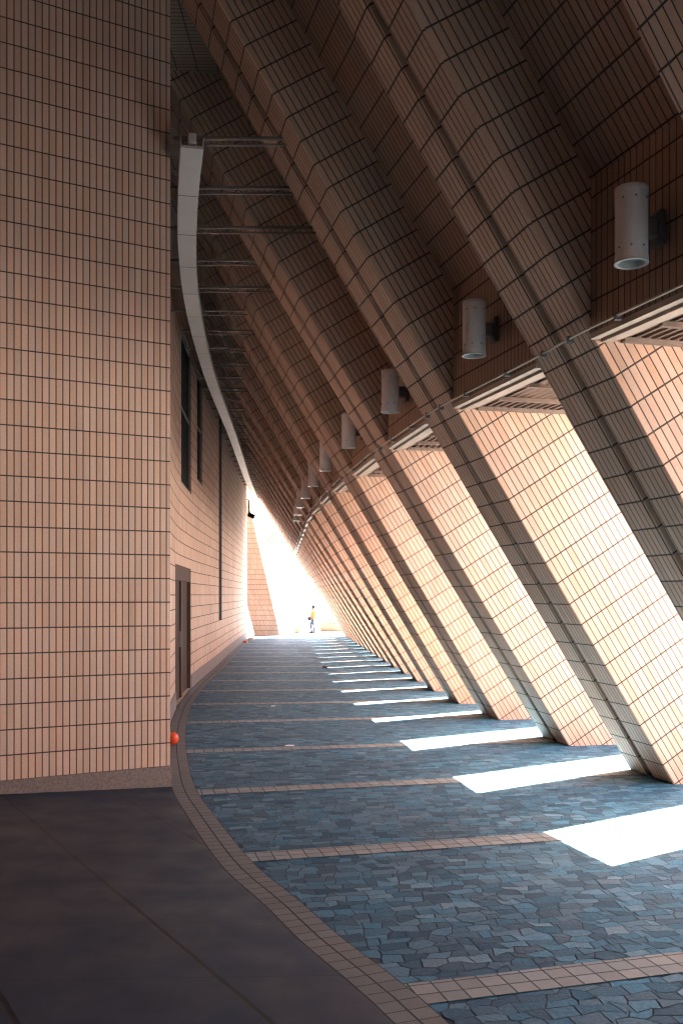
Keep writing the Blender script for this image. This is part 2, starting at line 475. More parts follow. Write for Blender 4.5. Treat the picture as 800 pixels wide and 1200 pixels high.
quad_uv(mb, C0, side, TILE0, 9.4, vz=TILE0); quad_uv(mb, side, FAR+back, TILE0, 9.4, vz=TILE0); quad_uv(mb, FAR+back, FAR, TILE0, 9.4, vz=TILE0)
mb.build('wall', M['tile_pier'], pier)
mb = MB()
a = C0 + nn*0.022 - dd*0.012; b = FAR + nn*0.022
c = side + nn*-0.0 - dd*0.012; d_ = FAR + back
mb.face([(p.x,p.y,-0.2) for p in (a,b,d_,c)]); mb.face([(p.x,p.y,TILE0) for p in (a,c,d_,b)])
for p, q_ in ((b,a),(a,c),(c,d_),(d_,b)): quad_uv(mb, p, q_, -0.2, TILE0)
mb.build('plinth', M['granite'], pier, fix=True)

# ------------------------------------------------------------------ long curved wall
WOFF = 0.27
wall = thing('curved_wall', 'long curved tiled wall with door and dark slot windows, left of the walkway', 'wall', (-3.2, 20, 0))
st = next(i for i, p in enumerate(edge) if p.y > 11.2)
en = next((i for i, p in enumerate(edge) if p.y > 43.2), len(edge)-1)
wl = [edge[i]+edgeN[i]*WOFF for i in range(st, en+1)]
S = [0]
for i in range(1, len(wl)): S.append(S[-1]+(wl[i]-wl[i-1]).length)
def at_s(s):
    for i in range(len(S)-1):
        if S[i+1] >= s or i == len(S)-2:
            t = (s-S[i])/(S[i+1]-S[i]); p = wl[i].lerp(wl[i+1], t)
            d = (wl[i+1]-wl[i]).normalized(); return p, Vector((-d.y, d.x))
def s_of_px(px, off=0.0):                                # arc length where the wall stands at this column of the photo
    r = (px-400)/1100
    best = None
    for k in range(0, int(S[-1]*50)):
        p, n = at_s(k/50)
        if p.y < 15.2: continue
        e = abs(p.x/p.y - r)
        if best is None or e < best[0]: best = (e, k/50, p)
    return best[1], best[2]
def z_px(py, Y): return 2 + (697-py)*Y/1100
holes = []
def hole(px0, px1, py_top, py_bot, kind, depth):
    s0, p0 = s_of_px(px0); s1, p1 = s_of_px(px1)
    Y = (p0.y+p1.y)/2
    holes.append(dict(s0=s0, s1=s1, z0=max(0.0, z_px(py_bot, Y)), z1=z_px(py_top, Y), kind=kind, d=depth))
hole(205.5, 224, 664, 830, 'door', 0.10)
hole(212.5, 224.5, 400, 573, 'window', 0.08)
hole(231, 237.5, 440, 566, 'window', 0.08)
hole(256.5, 260.2, 470, 727, 'slot', 0.03)
holes[0]['z0'] = 0.02
brk = sorted(set([0, S[-1]] + [h[k] for h in holes for k in ('s0','s1')] + [x*0.5 for x in range(int(S[-1]/0.5)+1)]))
brk = [brk[0]] + [b for a, b in zip(brk, brk[1:]) if b-a > 1e-4]
WT = 9.3; SK = 0.30
mb = MB(); sk = MB()
for a, b in zip(brk, brk[1:]):
    (pa, na), (pb, nb) = at_s(a+1e-5), at_s(b-1e-5)
    hs = sorted([h for h in holes if h['s0'] <= a+1e-5 and h['s1'] >= b-1e-5], key=lambda h: h['z0'])
    z = SK
    for h in hs:
        if h['z0'] > z: quad_uv(mb, pb, pa, z, h['z0'], -b)
        z = h['z1']
    quad_uv(mb, pb, pa, z, WT, -b)
    if not (hs and hs[0]['kind'] == 'door'):
        o = 0.02
        qa, qb = pa-na*o, pb-nb*o
        quad_uv(sk, qb, qa, 0.0, SK, -b)
        sk.face([(qa.x,qa.y,SK),(qb.x,qb.y,SK),(pb.x,pb.y,SK),(pa.x,pa.y,SK)][::-1])
# wall end, turning left, and top
pe, ne = at_s(S[-1]-1e-5)
quad_uv(mb, pe+ne*0.9, pe, 0.0, WT, 0)
quad_uv(mb, wl[0], side + dd*0.15, 0.0, WT, 0)          # unseen link to the near pier, added to seal out light
quad_uv(mb, side + dd*0.15 + Vector((-0.3,0.3)), wl[0] + Vector((-0.3,0.1)), 0.0, WT, 0)
for h in holes:
    (pa, na), (pb, nb) = at_s(h['s0']+1e-5), at_s(h['s1']-1e-5)
    n = (na+nb).normalized(); D = h['d']
    A, B, A2, B2 = pa, pb, pa+n*D, pb+n*D
    quad_uv(mb, A, A2, h['z0'], h['z1']); quad_uv(mb, B2, B, h['z0'], h['z1'])
    mb.face([(A.x,A.y,h['z1']),(B.x,B.y,h['z1']),(B2.x,B2.y,h['z1']),(A2.x,A2.y,h['z1'])])
    mb.face([(A.x,A.y,h['z0']),(A2.x,A2.y,h['z0']),(B2.x,B2.y,h['z0']),(B.x,B.y,h['z0'])])
    ax = (B-A); L = ax.length; ax.normalize()
    O = (A2.x, A2.y, h['z0']); AX = (ax.x, ax.y, 0); NN = (-n.x, -n.y, 0); HT = h['z1']-h['z0']
    if h['kind'] == 'door':
        dr = MB(); dr.box(O, AX, NN, (0,0,1), (0,0,0), (L,0.02,HT)); door = dr.build('door', M['door'], wall, fix=True)
        f = MB()
        for lo, hi in (((0,0.02,0),(0.10,0.09,HT)), ((L-0.10,0.02,0),(L,0.09,HT)), ((0.1,0.02,HT-0.28),(L-0.1,0.09,HT)), ((L*0.46,0.02,0),(L*0.54,0.06,HT-0.28))):
            f.box(O, AX, NN, (0,0,1), lo, hi)
        fo = f.build('door_frame', M['doorframe'], door); fo.matrix_parent_inverse = Matrix.Identity(4); fo.location = (0,0,0)
        for k, xx in enumerate((L*0.43, L*0.57)):
            hb = MB(); hb.box(O, AX, NN, (0,0,1), (xx-0.012,0.02,0.98), (xx+0.012,0.06,1.28)); ho = hb.build('handle', M['bracket_metal'], door)
            ho.matrix_parent_inverse = Matrix.Identity(4)
    else:
        wb = MB(); wb.box(O, AX, NN, (0,0,1), (0,0,0), (L,0.02,HT))
        if h['kind'] == 'window':
            wo = wb.build('window', M['dark'], wall, fix=True)
            f = MB(); t = 0.05
            for lo, hi in (((0,0.02,0),(t,0.06,HT)), ((L-t,0.02,0),(L,0.06,HT)), ((t,0.02,0),(L-t,0.06,t)), ((t,0.02,HT-t),(L-t,0.06,HT)), ((t,0.02,HT*0.5),(L-t,0.05,HT*0.5+0.04))):
                f.box(O, AX, NN, (0,0,1), lo, hi)
            fo = f.build('frame', M['bracket_metal'], wo); fo.matrix_parent_inverse = Matrix.Identity(4)
        else:
            wb.build('slot', M['dark'], wall, fix=True)
mb.build('wall', M['tile_wall'], wall)
sk.build('skirting', M['granite'], wall)

# ------------------------------------------------------------------ buttresses
cth = 1/math.sqrt(1+LEAN*LEAN); sth = LEAN*cth
def prism(mb, q, sec, z0, z1, skip=()):
    """sec: closed loop of (p, r) in plan, swept up along the lean"""
    n = len(sec)
    for i in range(n):
        (p0, r0), (p1, r1) = sec[i], sec[(i+1) % n]
        a, b, c, d = q.P(p0,r0,z0), q.P(p1,r1,z0), q.P(p1,r1,z1), q.P(p0,r0,z1)
        def uv(p, r, z):                                   # in-plane metres: u across the tiles, v along the lean
            if abs(r1-r0) > abs(p1-p0): return (r + 0.0, z/cth - (p*0))
            x = p - LEAN*z; return (x*cth + z*sth, -x*sth + z*cth)
        mb.face([a,b,c,d], [uv(p0,r0,z0), uv(p1,r1,z0), uv(p1,r1,z1), uv(p0,r0,z1)])
    mb.face([q.P(p,r,z1) for p, r in sec]); 
    mb.face([q.P(p,r,z0) for p, r in sec][::-1])
def blabel(k):
    if k < 6: return 'leaning tiled buttress beside the viewpoint, %s of those outside the view' % ORD[k]
    return 'leaning tiled buttress, %s in the row counted from the upper right corner of the view' % ORD[k-6]
for k, i in enumerate(sorted(ROW)):
    q = ROW[i]
    t = thing('buttress', blabel(k), 'buttress', (q.c.x, q.c.y, 0), 'leaning tiled buttresses along the walkway')
    c = 0.014; DEP = DEP0 if i <= 0 else (2.25 if i == 1 else 2.4)
    mb = MB()
    # two nose ribs and the slab behind, separated by a dark groove
    prism(mb, q, [(0.0,-HW+c),(0.0,-0.035-c),(c,-0.035),(0.17,-0.035),(0.17,0.055),(c,0.055),(0.0,0.055+c),(0.0,HW-c),(c,HW),(DEP,HW),(DEP,-HW),(c,-HW)][::-1], -0.03, TOP)
    mb.build('body', M['tile'], t, fix=True)
    g = MB(); prism(g, q, [(0.160,-0.033),(0.160,0.053),(0.168,0.053),(0.168,-0.033)], 0.0, TOP-0.02)
    g.build('groove_seal', M['grout'], t, fix=True)

# ------------------------------------------------------------------ bays between them: upright panel, inclined infill, slatted trellis
ids = sorted(ROW)
T2 = TB + REC/LEAN
for k, (i, j) in enumerate(zip(ids, ids[1:])):
    qa, qb = ROW[i], ROW[j]
    lab = ('tiled infill with slatted underside between the %s and %s leaning buttresses' % (ORD[k-6], ORD[k-5])) if k >= 6 else ('tiled infill with slatted underside beside the viewpoint, %s of those outside the view' % ORD[k])
    A = lambda dp, z: qa.P(dp, HW+0.002, z)
    B = lambda dp, z: qb.P(dp, -HW-0.002, z)
    t = thing('bay_infill', lab, 'wall panel', tuple(A(0, TB).lerp(B(0, TB), 0.5)), 'tiled infills between the leaning buttresses')
    L = (A(0,TB)-B(0,TB)).length
    # upright panel, 0.12 thick
    a, b = A(0.004, TB), B(0.004, TB); out = ((qa.p+qb.p)/2).normalized(); out3 = Vector((out.x, out.y, 0))
    mb = MB()
    up = Vector((0,0,T2-TB))
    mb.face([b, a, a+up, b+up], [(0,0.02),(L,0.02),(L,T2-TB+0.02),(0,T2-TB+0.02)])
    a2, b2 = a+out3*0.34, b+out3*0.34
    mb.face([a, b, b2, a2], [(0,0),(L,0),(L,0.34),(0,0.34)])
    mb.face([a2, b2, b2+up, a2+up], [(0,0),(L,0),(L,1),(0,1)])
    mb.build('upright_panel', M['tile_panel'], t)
    mb = MB()
    z1 = TOP
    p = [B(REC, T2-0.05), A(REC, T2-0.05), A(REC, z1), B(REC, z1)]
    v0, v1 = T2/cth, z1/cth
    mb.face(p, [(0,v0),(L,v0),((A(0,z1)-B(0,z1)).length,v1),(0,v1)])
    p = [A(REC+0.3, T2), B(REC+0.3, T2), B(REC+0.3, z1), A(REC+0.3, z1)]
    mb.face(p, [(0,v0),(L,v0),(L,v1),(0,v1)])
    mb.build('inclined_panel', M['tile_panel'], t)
    # light coloured edge beam below the panel
    mb = MB()
    O = A(0.0, TB); ex = (B(0,TB)-A(0,TB)); LL = ex.length; ex.normalize()
    TW = 1.75
    for lo, hi in (((0,0.0,-0.045),(LL,0.06,-0.003)), ((0,0.09,-0.06),(LL,0.17,-0.004)), ((0,0.19,-0.035),(LL,0.24,-0.004))):
        mb.box(O, ex, out3, (0,0,1), lo, hi)
    mb.build('edge_beam', M['ledge'], t, fix=True)
    # trellis of deep slats running with the row
    tr = MB()
    n = 19
    for m in range(n):
        y0 = 0.26 + m*(TW-0.26)/n
        tr.box(O, ex, out3, (0,0,1), (0.0,y0,-0.02), (LL,y0+0.028,0.13))
    tro = tr.build('trellis', M['slat'], t, fix=True)
    fr = MB()
    for x in (0.002, LL*0.36, LL*0.7, LL-0.05):
        fr.box(O, ex, out3, (0,0,1), (x,0.25,-0.055), (x+0.048,TW+0.04,-0.021))
    fr.box(O, ex, out3, (0,0,1), (0,TW,-0.02), (LL,TW+0.05,0.16))
    fo = fr.build('trellis_frame', M['strut'], t, fix=True)

# continuous thin rail under the panels
pts = []
for i in ids:
    q = ROW[i]
    for r in (-HW, HW): pts.append(q.P(-0.05, r, TB+0.01))
t = thing('cable_rail', 'thin pale rail running across all the leaning buttresses below the lamps', 'rail', tuple(pts[0]))
mb = MB(); mb.tube(pts, 0.010, 8); mb.build('rail', M['ledge'], t, smooth=True)
for a, b in zip(pts[::1], pts[1::1]):
    if a.y > 26: break
    for f in (0.25, 0.75):
        p = a.lerp(b, f); mb = MB(); mb.abox((p.x-0.012,p.y-0.02,p.z-0.03),(p.x+0.035,p.y+0.02,p.z+0.02)); mb.build('clip', M['bracket_metal'], t)

# ------------------------------------------------------------------ cylinder lamps
def lathe(prof, n=32, org=(0,0,0)):
    mb = MB()
    rings = [[(org[0]+r*math.cos(2*math.pi*j/n), org[1]+r*math.sin(2*math.pi*j/n), org[2]+z) for j in range(n)] for r, z in prof]
    for a, b in zip(rings, rings[1:]):
        for j in range(n): k = (j+1) % n; mb.face([a[j], a[k], b[k], b[j]])
    return mb
nl = 0
for i, j in zip(ids, ids[1:]):
    if i < -2 or i > 7: continue
    qa, qb = ROW[i], ROW[j]
    f = 0.43
    p = qa.P(0.0, HW, TB).lerp(qb.P(0.0, -HW, TB), f if i > -2 else 0.5)
    out = ((qa.p+qb.p)/2).normalized(); o3 = Vector((out.x, out.y, 0))
    c = p - o3*0.21; c.z = 4.36
    lab = ('big pale cylinder wall lamp at upper right, nearest of the row' if nl == 0 else
           'pale cylinder wall lamp on the upright tiled panel, %s of the row from the camera' % ORD[nl])
    t = thing('cylinder_lamp', lab, 'lamp', (c.x, c.y, 4.29), 'cylinder lamps on the tiled panels')
    bz = 4.12
    body = lathe([(0.0,0.484),(0.100,0.484),(0.105,0.477),(0.105,0.455),(0.102,0.452),(0.102,0.045),(0.105,0.042),(0.105,0.012)], 36, (c.x,c.y,bz))
    body.build('lamp_body', M['lamp_metal'], t, smooth=True)
    lathe([(0.105,0.012),(0.108,0.0),(0.086,0.0),(0.083,0.03),(0.08,0.05)], 36, (c.x,c.y,bz)).build('rim', M['ring'], t, smooth=True)
    lathe([(0.082,0.035),(0.05,0.022),(0.0,0.016)], 24, (c.x,c.y,bz)).build('lens', M['lens'], t, smooth=True)
    mb = MB(); ey = Vector((-out.y, out.x, 0))
    mb.box(c, o3, ey, (0,0,1), (0.09,-0.035,-0.06), (0.17,0.035,0.06)); mb.box(c, o3, ey, (0,0,1), (0.17,-0.06,-0.11), (0.213,0.06,0.11))
    mb.build('bracket', M['bracket_metal'], t, bevel=0.006, fix=True)
    sc_ = MB()
    for a_ in (3.6, 4.4, 5.2):
        for zz in (0.40, 0.09):
            px_, py_ = c.x+0.1015*math.cos(a_+(zz > 0.2)*0.3), c.y+0.1015*math.sin(a_+(zz > 0.2)*0.3)
            sc_.tube([(px_, py_, bz+zz), (px_+0.004*math.cos(a_), py_+0.004*math.sin(a_), bz+zz+0.0001)], 0.007, 8)
    sc_.build('screws', M['bracket_metal'], t)
    nl += 1

# ------------------------------------------------------------------ curved trough beam and cross struts
BM = [(-0.733,4.62),(-0.81,5.0),(-0.886,5.41),(-1.0,6.1),(-1.115,6.97),(-1.228,8.15),(-1.335,9.6),(-1.42,11.2),(-1.51,13.0),(-1.66,15.6),(-1.82,18.4),(-1.975,21.8)]
bc = resample(spline([(x*H, y*H) for x, y in BM], 8), 0.3); bn = normals2(bc)
beam = thing('trough_beam', 'long curved pale metal trough beam hanging above the walkway edge', 'beam', (bc[0].x, bc[0].y, 6.4))
mb = MB(); s = 0
sec = [(-0.11,0.0),(0.11,0.0),(0.118,0.11),(0.108,0.11),(0.10,0.02),(-0.10,0.02),(-0.108,0.11),(-0.118,0.11)]
BZ = 6.4
kj = NT('beam_metal')
uvn = kj.n('ShaderNodeUVMap').outputs[0]; sp = kj.n('ShaderNodeSeparateXYZ'); kj.l(uvn, sp.inputs[0])
fr = kj.math('FRACT', kj.math('DIVIDE', sp.outputs[0], 1.14)); dj = kj.math('MULTIPLY', kj.math('MINIMUM', fr, kj.math('SUBTRACT', 1.0, fr)), 1.14)
on = kj.ramp(dj, 0.006, 0.012)
geo = kj.n('ShaderNodeNewGeometry').outputs['Position']
cc = kj.mix(kj.ramp(kj.noise(geo, 1.3, 5, 0.6), 0.3, 0.7), (0.40, 0.375, 0.35), (0.50, 0.47, 0.44))
wn = kj.n('ShaderNodeTexWhiteNoise', noise_dimensions='1D'); kj.l(kj.math('FLOOR', kj.math('DIVIDE', sp.outputs[0], 1.14)), wn.inputs['W'])
cc = kj.mix(kj.ramp(wn.outputs[0], 0, 1, 0, 0.3), cc, (0.42, 0.39, 0.36))
kj.l(kj.mix(on, (0.05,0.045,0.04), cc), kj.b.inputs['Base Color']); kj.b.inputs['Roughness'].default_value = 0.38
kj.b.inputs['Metallic'].default_value = 0.15
kj.bump(on, 0.004)
for i in range(len(bc)-1):
    a, b, na, nb = bc[i], bc[i+1], bn[i], bn[i+1]; L = (b-a).length
    for k in range(len(sec)):
        (x0, z0), (x1, z1) = sec[k], sec[(k+1) % len(sec)]
        P = [(a.x+na.x*x0, a.y+na.y*x0, BZ+z0), (b.x+nb.x*x0, b.y+nb.y*x0, BZ+z0), (b.x+nb.x*x1, b.y+nb.y*x1, BZ+z1), (a.x+na.x*x1, a.y+na.y*x1, BZ+z1)]
        mb.face(P, [(s,x0),(s+L,x0),(s+L,x1),(s,x1)])
    s += L
for e in (0, -1):
    a, n_ = bc[e], bn[e]; mb.face([(a.x+n_.x*x, a.y+n_.y*x, BZ+z) for x, z in (sec[0],sec[1],sec[4],sec[5])]); 
    mb.face([(a.x+n_.x*x, a.y+n_.y*x, BZ+z) for x, z in (sec[1],sec[2],sec[3],sec[4])]); mb.face([(a.x+n_.x*x, a.y+n_.y*x, BZ+z) for x, z in (sec[0],sec[5],sec[6],sec[7])])
mb.build('trough', kj.m, beam, fix=True)
a = bc[0]; dr = (bc[1]-bc[0]).normalized(); nn2 = bn[0]
mb = MB(); mb.box((a.x,a.y,BZ+0.10), (nn2.x,nn2.y,0), (dr.x,dr.y,0), (0,0,1), (-0.04,-0.02,-0.06), (0.04,0.08,0.04)); mb.build('end_box', M['ring'], beam, bevel=0.008, fix=True)
# struts from wall or pier across the beam to the inclined row
rp = [(ROW[i].P(0.0, 0, BZ)) for i in ids]
def row_x(y):
    for a, b in zip(rp, rp[1:]):
        if a.y <= y <= b.y: return a.x + (b.x-a.x)*(y-a.y)/(b.y-a.y)
    return rp[-1].x
k = 0
y = 9.32
while y < 44.0:
    bx = min(bc, key=lambda p: abs(p.y-y)).x
    xr = row_x(y) + (0.0 if True else 0)
    lx = bx - (0.20 if y < 9.5 else 0.45 if y < 15 else 0.30)
    # does it meet a buttress nose or pass into the bay recess?
    near = min(abs((ROW[i].P(0,0,BZ)).y - y) for i in ids)
    xe = xr + (0.03 if near < HW else REC+0.02)
    lab = 'thin strut bracing the curved trough beam, %s from its near end' % ORD[k]
    t = thing('cross_strut', lab, 'strut', (bx, y, BZ+0.2), 'thin struts above the curved beam')
    mb = MB(); mb.box((0,0,0),(1,0,0),(0,1,0),(0,0,1), (lx, y-0.014, BZ+0.115), (xe, y+0.014, BZ+0.145)); mb.build('bar', M['strut'], t, fix=True)
    mb = MB(); mb.box((0,0,0),(1,0,0),(0,1,0),(0,0,1), (bx+0.12, y-0.010, BZ+0.055), (xe, y+0.010, BZ+0.075)); mb.build('tie_rod', M['strut'], t, fix=True)
    y += 1.13; k += 1

# ------------------------------------------------------------------ far end: counter-leaning slab, floodlight, plaza, building
t = thing('end_buttress', 'broad tiled slab leaning left at the far end of the curved wall', 'buttress', (-3.6, 46, 0))
mb = MB()
def EP(x, y, z): return (x-0.235*z, y, z)
def euv(P): return [((p[0]+0.235*p[2]), p[2]) for p in P]
y0, y1 = 45.9, 48.6
x0, x1, x2 = -4.25, -3.0, -2.78
f = [EP(x0,y0,0),EP(x1,y0,0),EP(x1,y0,9.4),EP(x0,y0,9.4)]; mb.face(f, euv(f))
f = [EP(x1,y0,0),EP(x2,y1,0),EP(x2,y1,9.4),EP(x1,y0,9.4)]; mb.face(f, [(0,0),(2.7,0),(2.7,9.4),(0,9.4)])
f = [EP(x0,y1,0),EP(x0,y0,0),EP(x0,y0,9.4),EP(x0,y1,9.4)]; mb.face(f, [(0,0),(2.7,0),(2.7,9.4),(0,9.4)])
f = [EP(x2,y1,0),EP(x0,y1,0),EP(x0,y1,9.4),EP(x2,y1,9.4)]; mb.face(f, euv(f))
mb.face([EP(x0,y0,9.4),EP(x1,y0,9.4),EP(x2,y1,9.4),EP(x0,y1,9.4)])
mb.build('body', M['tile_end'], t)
mb = MB(); mb.abox((x0-0.06,y0-0.06,-0.4),(x1+0.05,y1+0.05,-0.0)); mb.build('base', M['granite'], t, fix=True)

s_end, ne = at_s(S[-1]-0.4)
t = thing('floodlight', 'small dark floodlight on an arm high at the far end of the curved wall', 'lamp', (s_end.x+0.02, s_end.y, 5.9))
mb = MB(); mb.tube([(s_end.x-0.03,s_end.y,6.35),(s_end.x+0.10,s_end.y,6.35),(s_end.x+0.12,s_end.y,5.75)], 0.03, 8); mb.build('arm', M['black'], t, smooth=True)
mb = MB(); mb.box((s_end.x+0.22,s_end.y,5.62), (0.9,0,-0.42), (0,1,0), (0.42,0,0.9), (-0.17,-0.16,-0.10), (0.17,0.16,0.10)); mb.build('lamp_head', M['black'], t, bevel=0.03, fix=True)
mb = MB(); mb.box((s_end.x+0.22,s_end.y,5.62), (0.9,0,-0.42), (0,1,0), (0.42,0,0.9), (-0.14,-0.13,-0.115), (0.14,0.13,-0.101)); mb.build('glass', M['lens'], t, fix=True)

# distant building
t = thing('white_building', 'long pale building with a grey balcony band beyond the plaza', 'building', (0, 92, -0.4))
mb = MB(); mb.abox((-9.5,92,-0.4),(26,104,6.6)); mb.build('wall', M['white'], t, fix=True)
mb = MB(); mb.abox((-6.2,91.4,3.55),(12,92,4.05)); mb.build('balcony', M['greyband'], t, fix=True)
mb = MB(); mb.abox((-9.7,91.8,6.6),(26.2,104.2,6.95)); mb.build('roof', M['concrete'], t, fix=True)
for k in range(9):
    x = -5.6+k*3.3
    for zz in (0.6, 4.6):
        if zz < 1 and k > 5: continue
        mb = MB(); mb.abox((x,91.93,zz),(x+2.2,91.99,zz+1.4)); wo = mb.build('window', M['glass'], t, fix=True)
        f = MB()
        for lo, hi in (((x-0.06,91.9,zz-0.06),(x,92.0,zz+1.46)),((x+2.2,91.9,zz-0.06),(x+2.26,92.0,zz+1.46)),((x,91.9,zz+1.4),(x+2.2,92.0,zz+1.46)),((x-0.1,91.86,zz-0.12),(x+2.3,92.0,zz-0.06)),((x+1.07,91.9,zz),(x+1.13,91.925,zz+1.4))):
            f.abox(lo, hi)
        fo = f.build('frame', M['white'], wo, fix=True); fo.matrix_parent_inverse = Matrix.Identity(4)

def tree(x, y, z0, h, r, label, name='broadleaf_tree'):
    t = thing(name, label, 'tree', (x, y, z0), 'trees behind the pale building')
    mb = MB(); rnd = random.Random(int(x*31+y))
    mb.tube([(x,y,z0),(x+0.1,y,z0+h*0.3),(x-0.1,y,z0+h*0.6),(x,y,z0+h*0.85)], [0.28,0.22,0.14,0.05], 8)
    for k in range(7):
        a = k*0.9+rnd.random(); zz = z0+h*(0.4+0.06*k)
        mb.tube([(x,y,zz),(x+math.cos(a)*r*0.4,y+math.sin(a)*r*0.4,zz+h*0.1),(x+math.cos(a)*r*0.75,y+math.sin(a)*r*0.75,zz+h*0.16)], [0.1,0.06,0.02], 6)
    mb.build('trunk', M['bark'], t, smooth=True)
    lf = MB()
    cl = [(x+rnd.uniform(-r,r)*0.7, y+rnd.uniform(-r,r)*0.7, z0+h*rnd.uniform(0.5,0.95), rnd.uniform(0.25,0.5)*r) for _ in range(22)]
    for cx, cy, cz, cr in cl:
        for _ in range(110):
            d = Vector((rnd.gauss(0,1),rnd.gauss(0,1),rnd.gauss(0,1))).normalized()*cr*rnd.uniform(0.5,1.05)
            c = Vector((cx,cy,cz))+d; u = Vector((rnd.gauss(0,1),rnd.gauss(0,1),rnd.gauss(0,1))).normalized(); v = u.orthogonal().normalized()
            sz = rnd.uniform(0.09,0.2)
            lf.face([c-u*sz, c-v*sz*0.5, c+u*sz, c+v*sz*0.5])
    lf.build('crown', M['leaf'], t)
tree(-6.8, 112, -0.4, 11.0, 2.9, 'leafy tree behind the left part of the pale building')
tree(-3.0, 115, -0.4, 10.2, 2.6, 'smaller leafy tree right of the other one behind the pale building')

# plaza things beside the person
t = thing('stone_planter', 'low sandy stone planter with shrubs right of the walking person', 'planter', (-0.62, 61.5, -0.4))
mb = MB()
n = 24
ring = lambda rx, ry, z: [(-0.62+0.56*rx*math.cos(2*math.pi*j/n), 61.5+ry*math.sin(2*math.pi*j/n), z) for j in range(n)]
rings = [ring(1.35,0.8,-0.4), ring(1.5,0.9,-0.15), ring(1.6,0.95,0.0), ring(1.62,0.96,0.12), ring(1.45,0.83,0.12), ring(1.42,0.8,0.02)]
for a, b in zip(rings, rings[1:]):
    for j in range(n): mb.face([a[j], a[(j+1)%n], b[(j+1)%n], b[j]])
mb.build('bowl', M['planter'], t, smooth=True)
mb = MB(); mb.face(ring(1.41,0.79,0.04)); mb.build('soil', M['bark'], t)
rnd = random.Random(3); lf = MB()
for _ in range(260):
    a = rnd.uniform(0, 6.28); rr = math.sqrt(rnd.random())
    hx = -0.62+0.68*rr*math.cos(a); hy = 61.5+0.65*rr*math.sin(a)
    top = 0.2+0.28*math.exp(-((hx+0.5)/0.3)**2)
    c = Vector((hx, hy, rnd.uniform(0.05, top))); u = Vector((rnd.gauss(0,1),rnd.gauss(0,1),rnd.gauss(0,1))).normalized(); v = u.orthogonal()
    lf.face([c-u*0.07, c-v*0.04, c+u*0.07, c+v*0.04])
lf.build('shrub', M['leaf'], t)
t = thing('litter_bin', 'small square stone litter bin standing left of the walking person', 'bin', (-2.75, 58.5, -0.4))
mb = MB(); mb.abox((-2.92,58.3,-0.40),(-2.60,58.62,-0.06)); mb.build('bin_body', M['planter'], t, bevel=0.01, fix=True)
mb = MB(); mb.abox((-2.94,58.28,-0.06),(-2.58,58.64,-0.02)); mb.build('lid', M['bracket_metal'], t, bevel=0.01, fix=True)

# red cap on the floor behind the pier corner
t = thing('red_ball', 'glossy orange-red ball resting on the curb behind the pier corner', 'ball', (-2.23, 12.5, 0))
bx, by = -2.235, 12.45
br = 0.082
mb = lathe([(0.0001,-br)]+[(br*math.sin(math.pi*k/16)*(1-(0.03 if k == 8 else 0)), -br*math.cos(math.pi*k/16)) for k in range(1,16)]+[(0.0001,br)], 28, (bx,by,br+0.012))
mb.build('shell', M['red'], t, smooth=True)
mb = MB(); mb.tube([(bx,by,br*2+0.008),(bx,by,br*2+0.018)], 0.012, 10); mb.build('valve', M['black'], t, smooth=True)

# rubbish at the foot of the wall end and scraps on the paving
def crumple(x, y, s, seed, name, label, cat, mat, flat=0.6, group=None):
    rnd = random.Random(seed); bm = bmesh.new(); bmesh.ops.create_icosphere(bm, subdivisions=3, radius=s)
    for v in bm.verts:
        k = 1+rnd.uniform(-0.22,0.22)
        v.co = Vector((v.co.x*k*1.2, v.co.y*k, v.co.z*k*flat))
    z = min(v.co.z for v in bm.verts)
    for v in bm.verts: v.co.z -= z
    me = bpy.data.meshes.new(name); bm.to_mesh(me); bm.free(); me.materials.append(mat)
    o = bpy.data.objects.new(name, me); COL.objects.link(o); o.location = (x, y, 0.005)
    tag(o, label, cat, group); return o
crumple(-3.9, 40.6, 0.13, 1, 'plastic_bag', 'crumpled white plastic bag on the paving at the far end of the curved wall', 'bag', M['bag'])
crumple(-4.0, 38.9, 0.07, 2, 'crushed_can', 'small dark red crushed can beside the white bag at the wall foot', 'can', M['red'])
crumple(-1.22, 16.8, 0.035, 3, 'paper_scrap', 'white paper scrap lying mid floor beyond the fourth paver band', 'litter', M['bag'], 0.12)
crumple(-0.68, 12.4, 0.05, 4, 'paper_scrap', 'flat white paper scrap on a pale paver band, nearest of the scraps', 'litter', M['bag'], 0.08)
crumple(-0.45, 25.6, 0.06, 5, 'dry_leaf', 'tiny brown leaf lying in a sun streak among the far paving', 'leaf', M['door'], 0.4)

# ------------------------------------------------------------------ person walking on the plaza
def skin(name, verts, edges, mat, parent, root=0, sub=1):
    me = bpy.data.meshes.new(name); me.from_pydata([v[:3] for v in verts], edges, [])
    o = bpy.data.objects.new(name, me); COL.objects.link(o); o.parent = parent
    m = o.modifiers.new('skin', 'SKIN'); m.use_smooth_shade = True
    for i, v in enumerate(verts):
        d = me.skin_vertices[0].data[i]; d.radius = (v[3], v[4] if len(v) > 4 else v[3]); d.use_root = (i == root)
    o.modifiers.new('sub', 'SUBSURF').levels = sub; o.modifiers['sub'].render_levels = sub
    me.materials.append(mat)
    return o
PX, PY = -1.79, 58.5
person = thing('person', 'person in a yellow shirt and blue trousers walking, holding a dark bag', 'person', (PX, PY, -0.4))
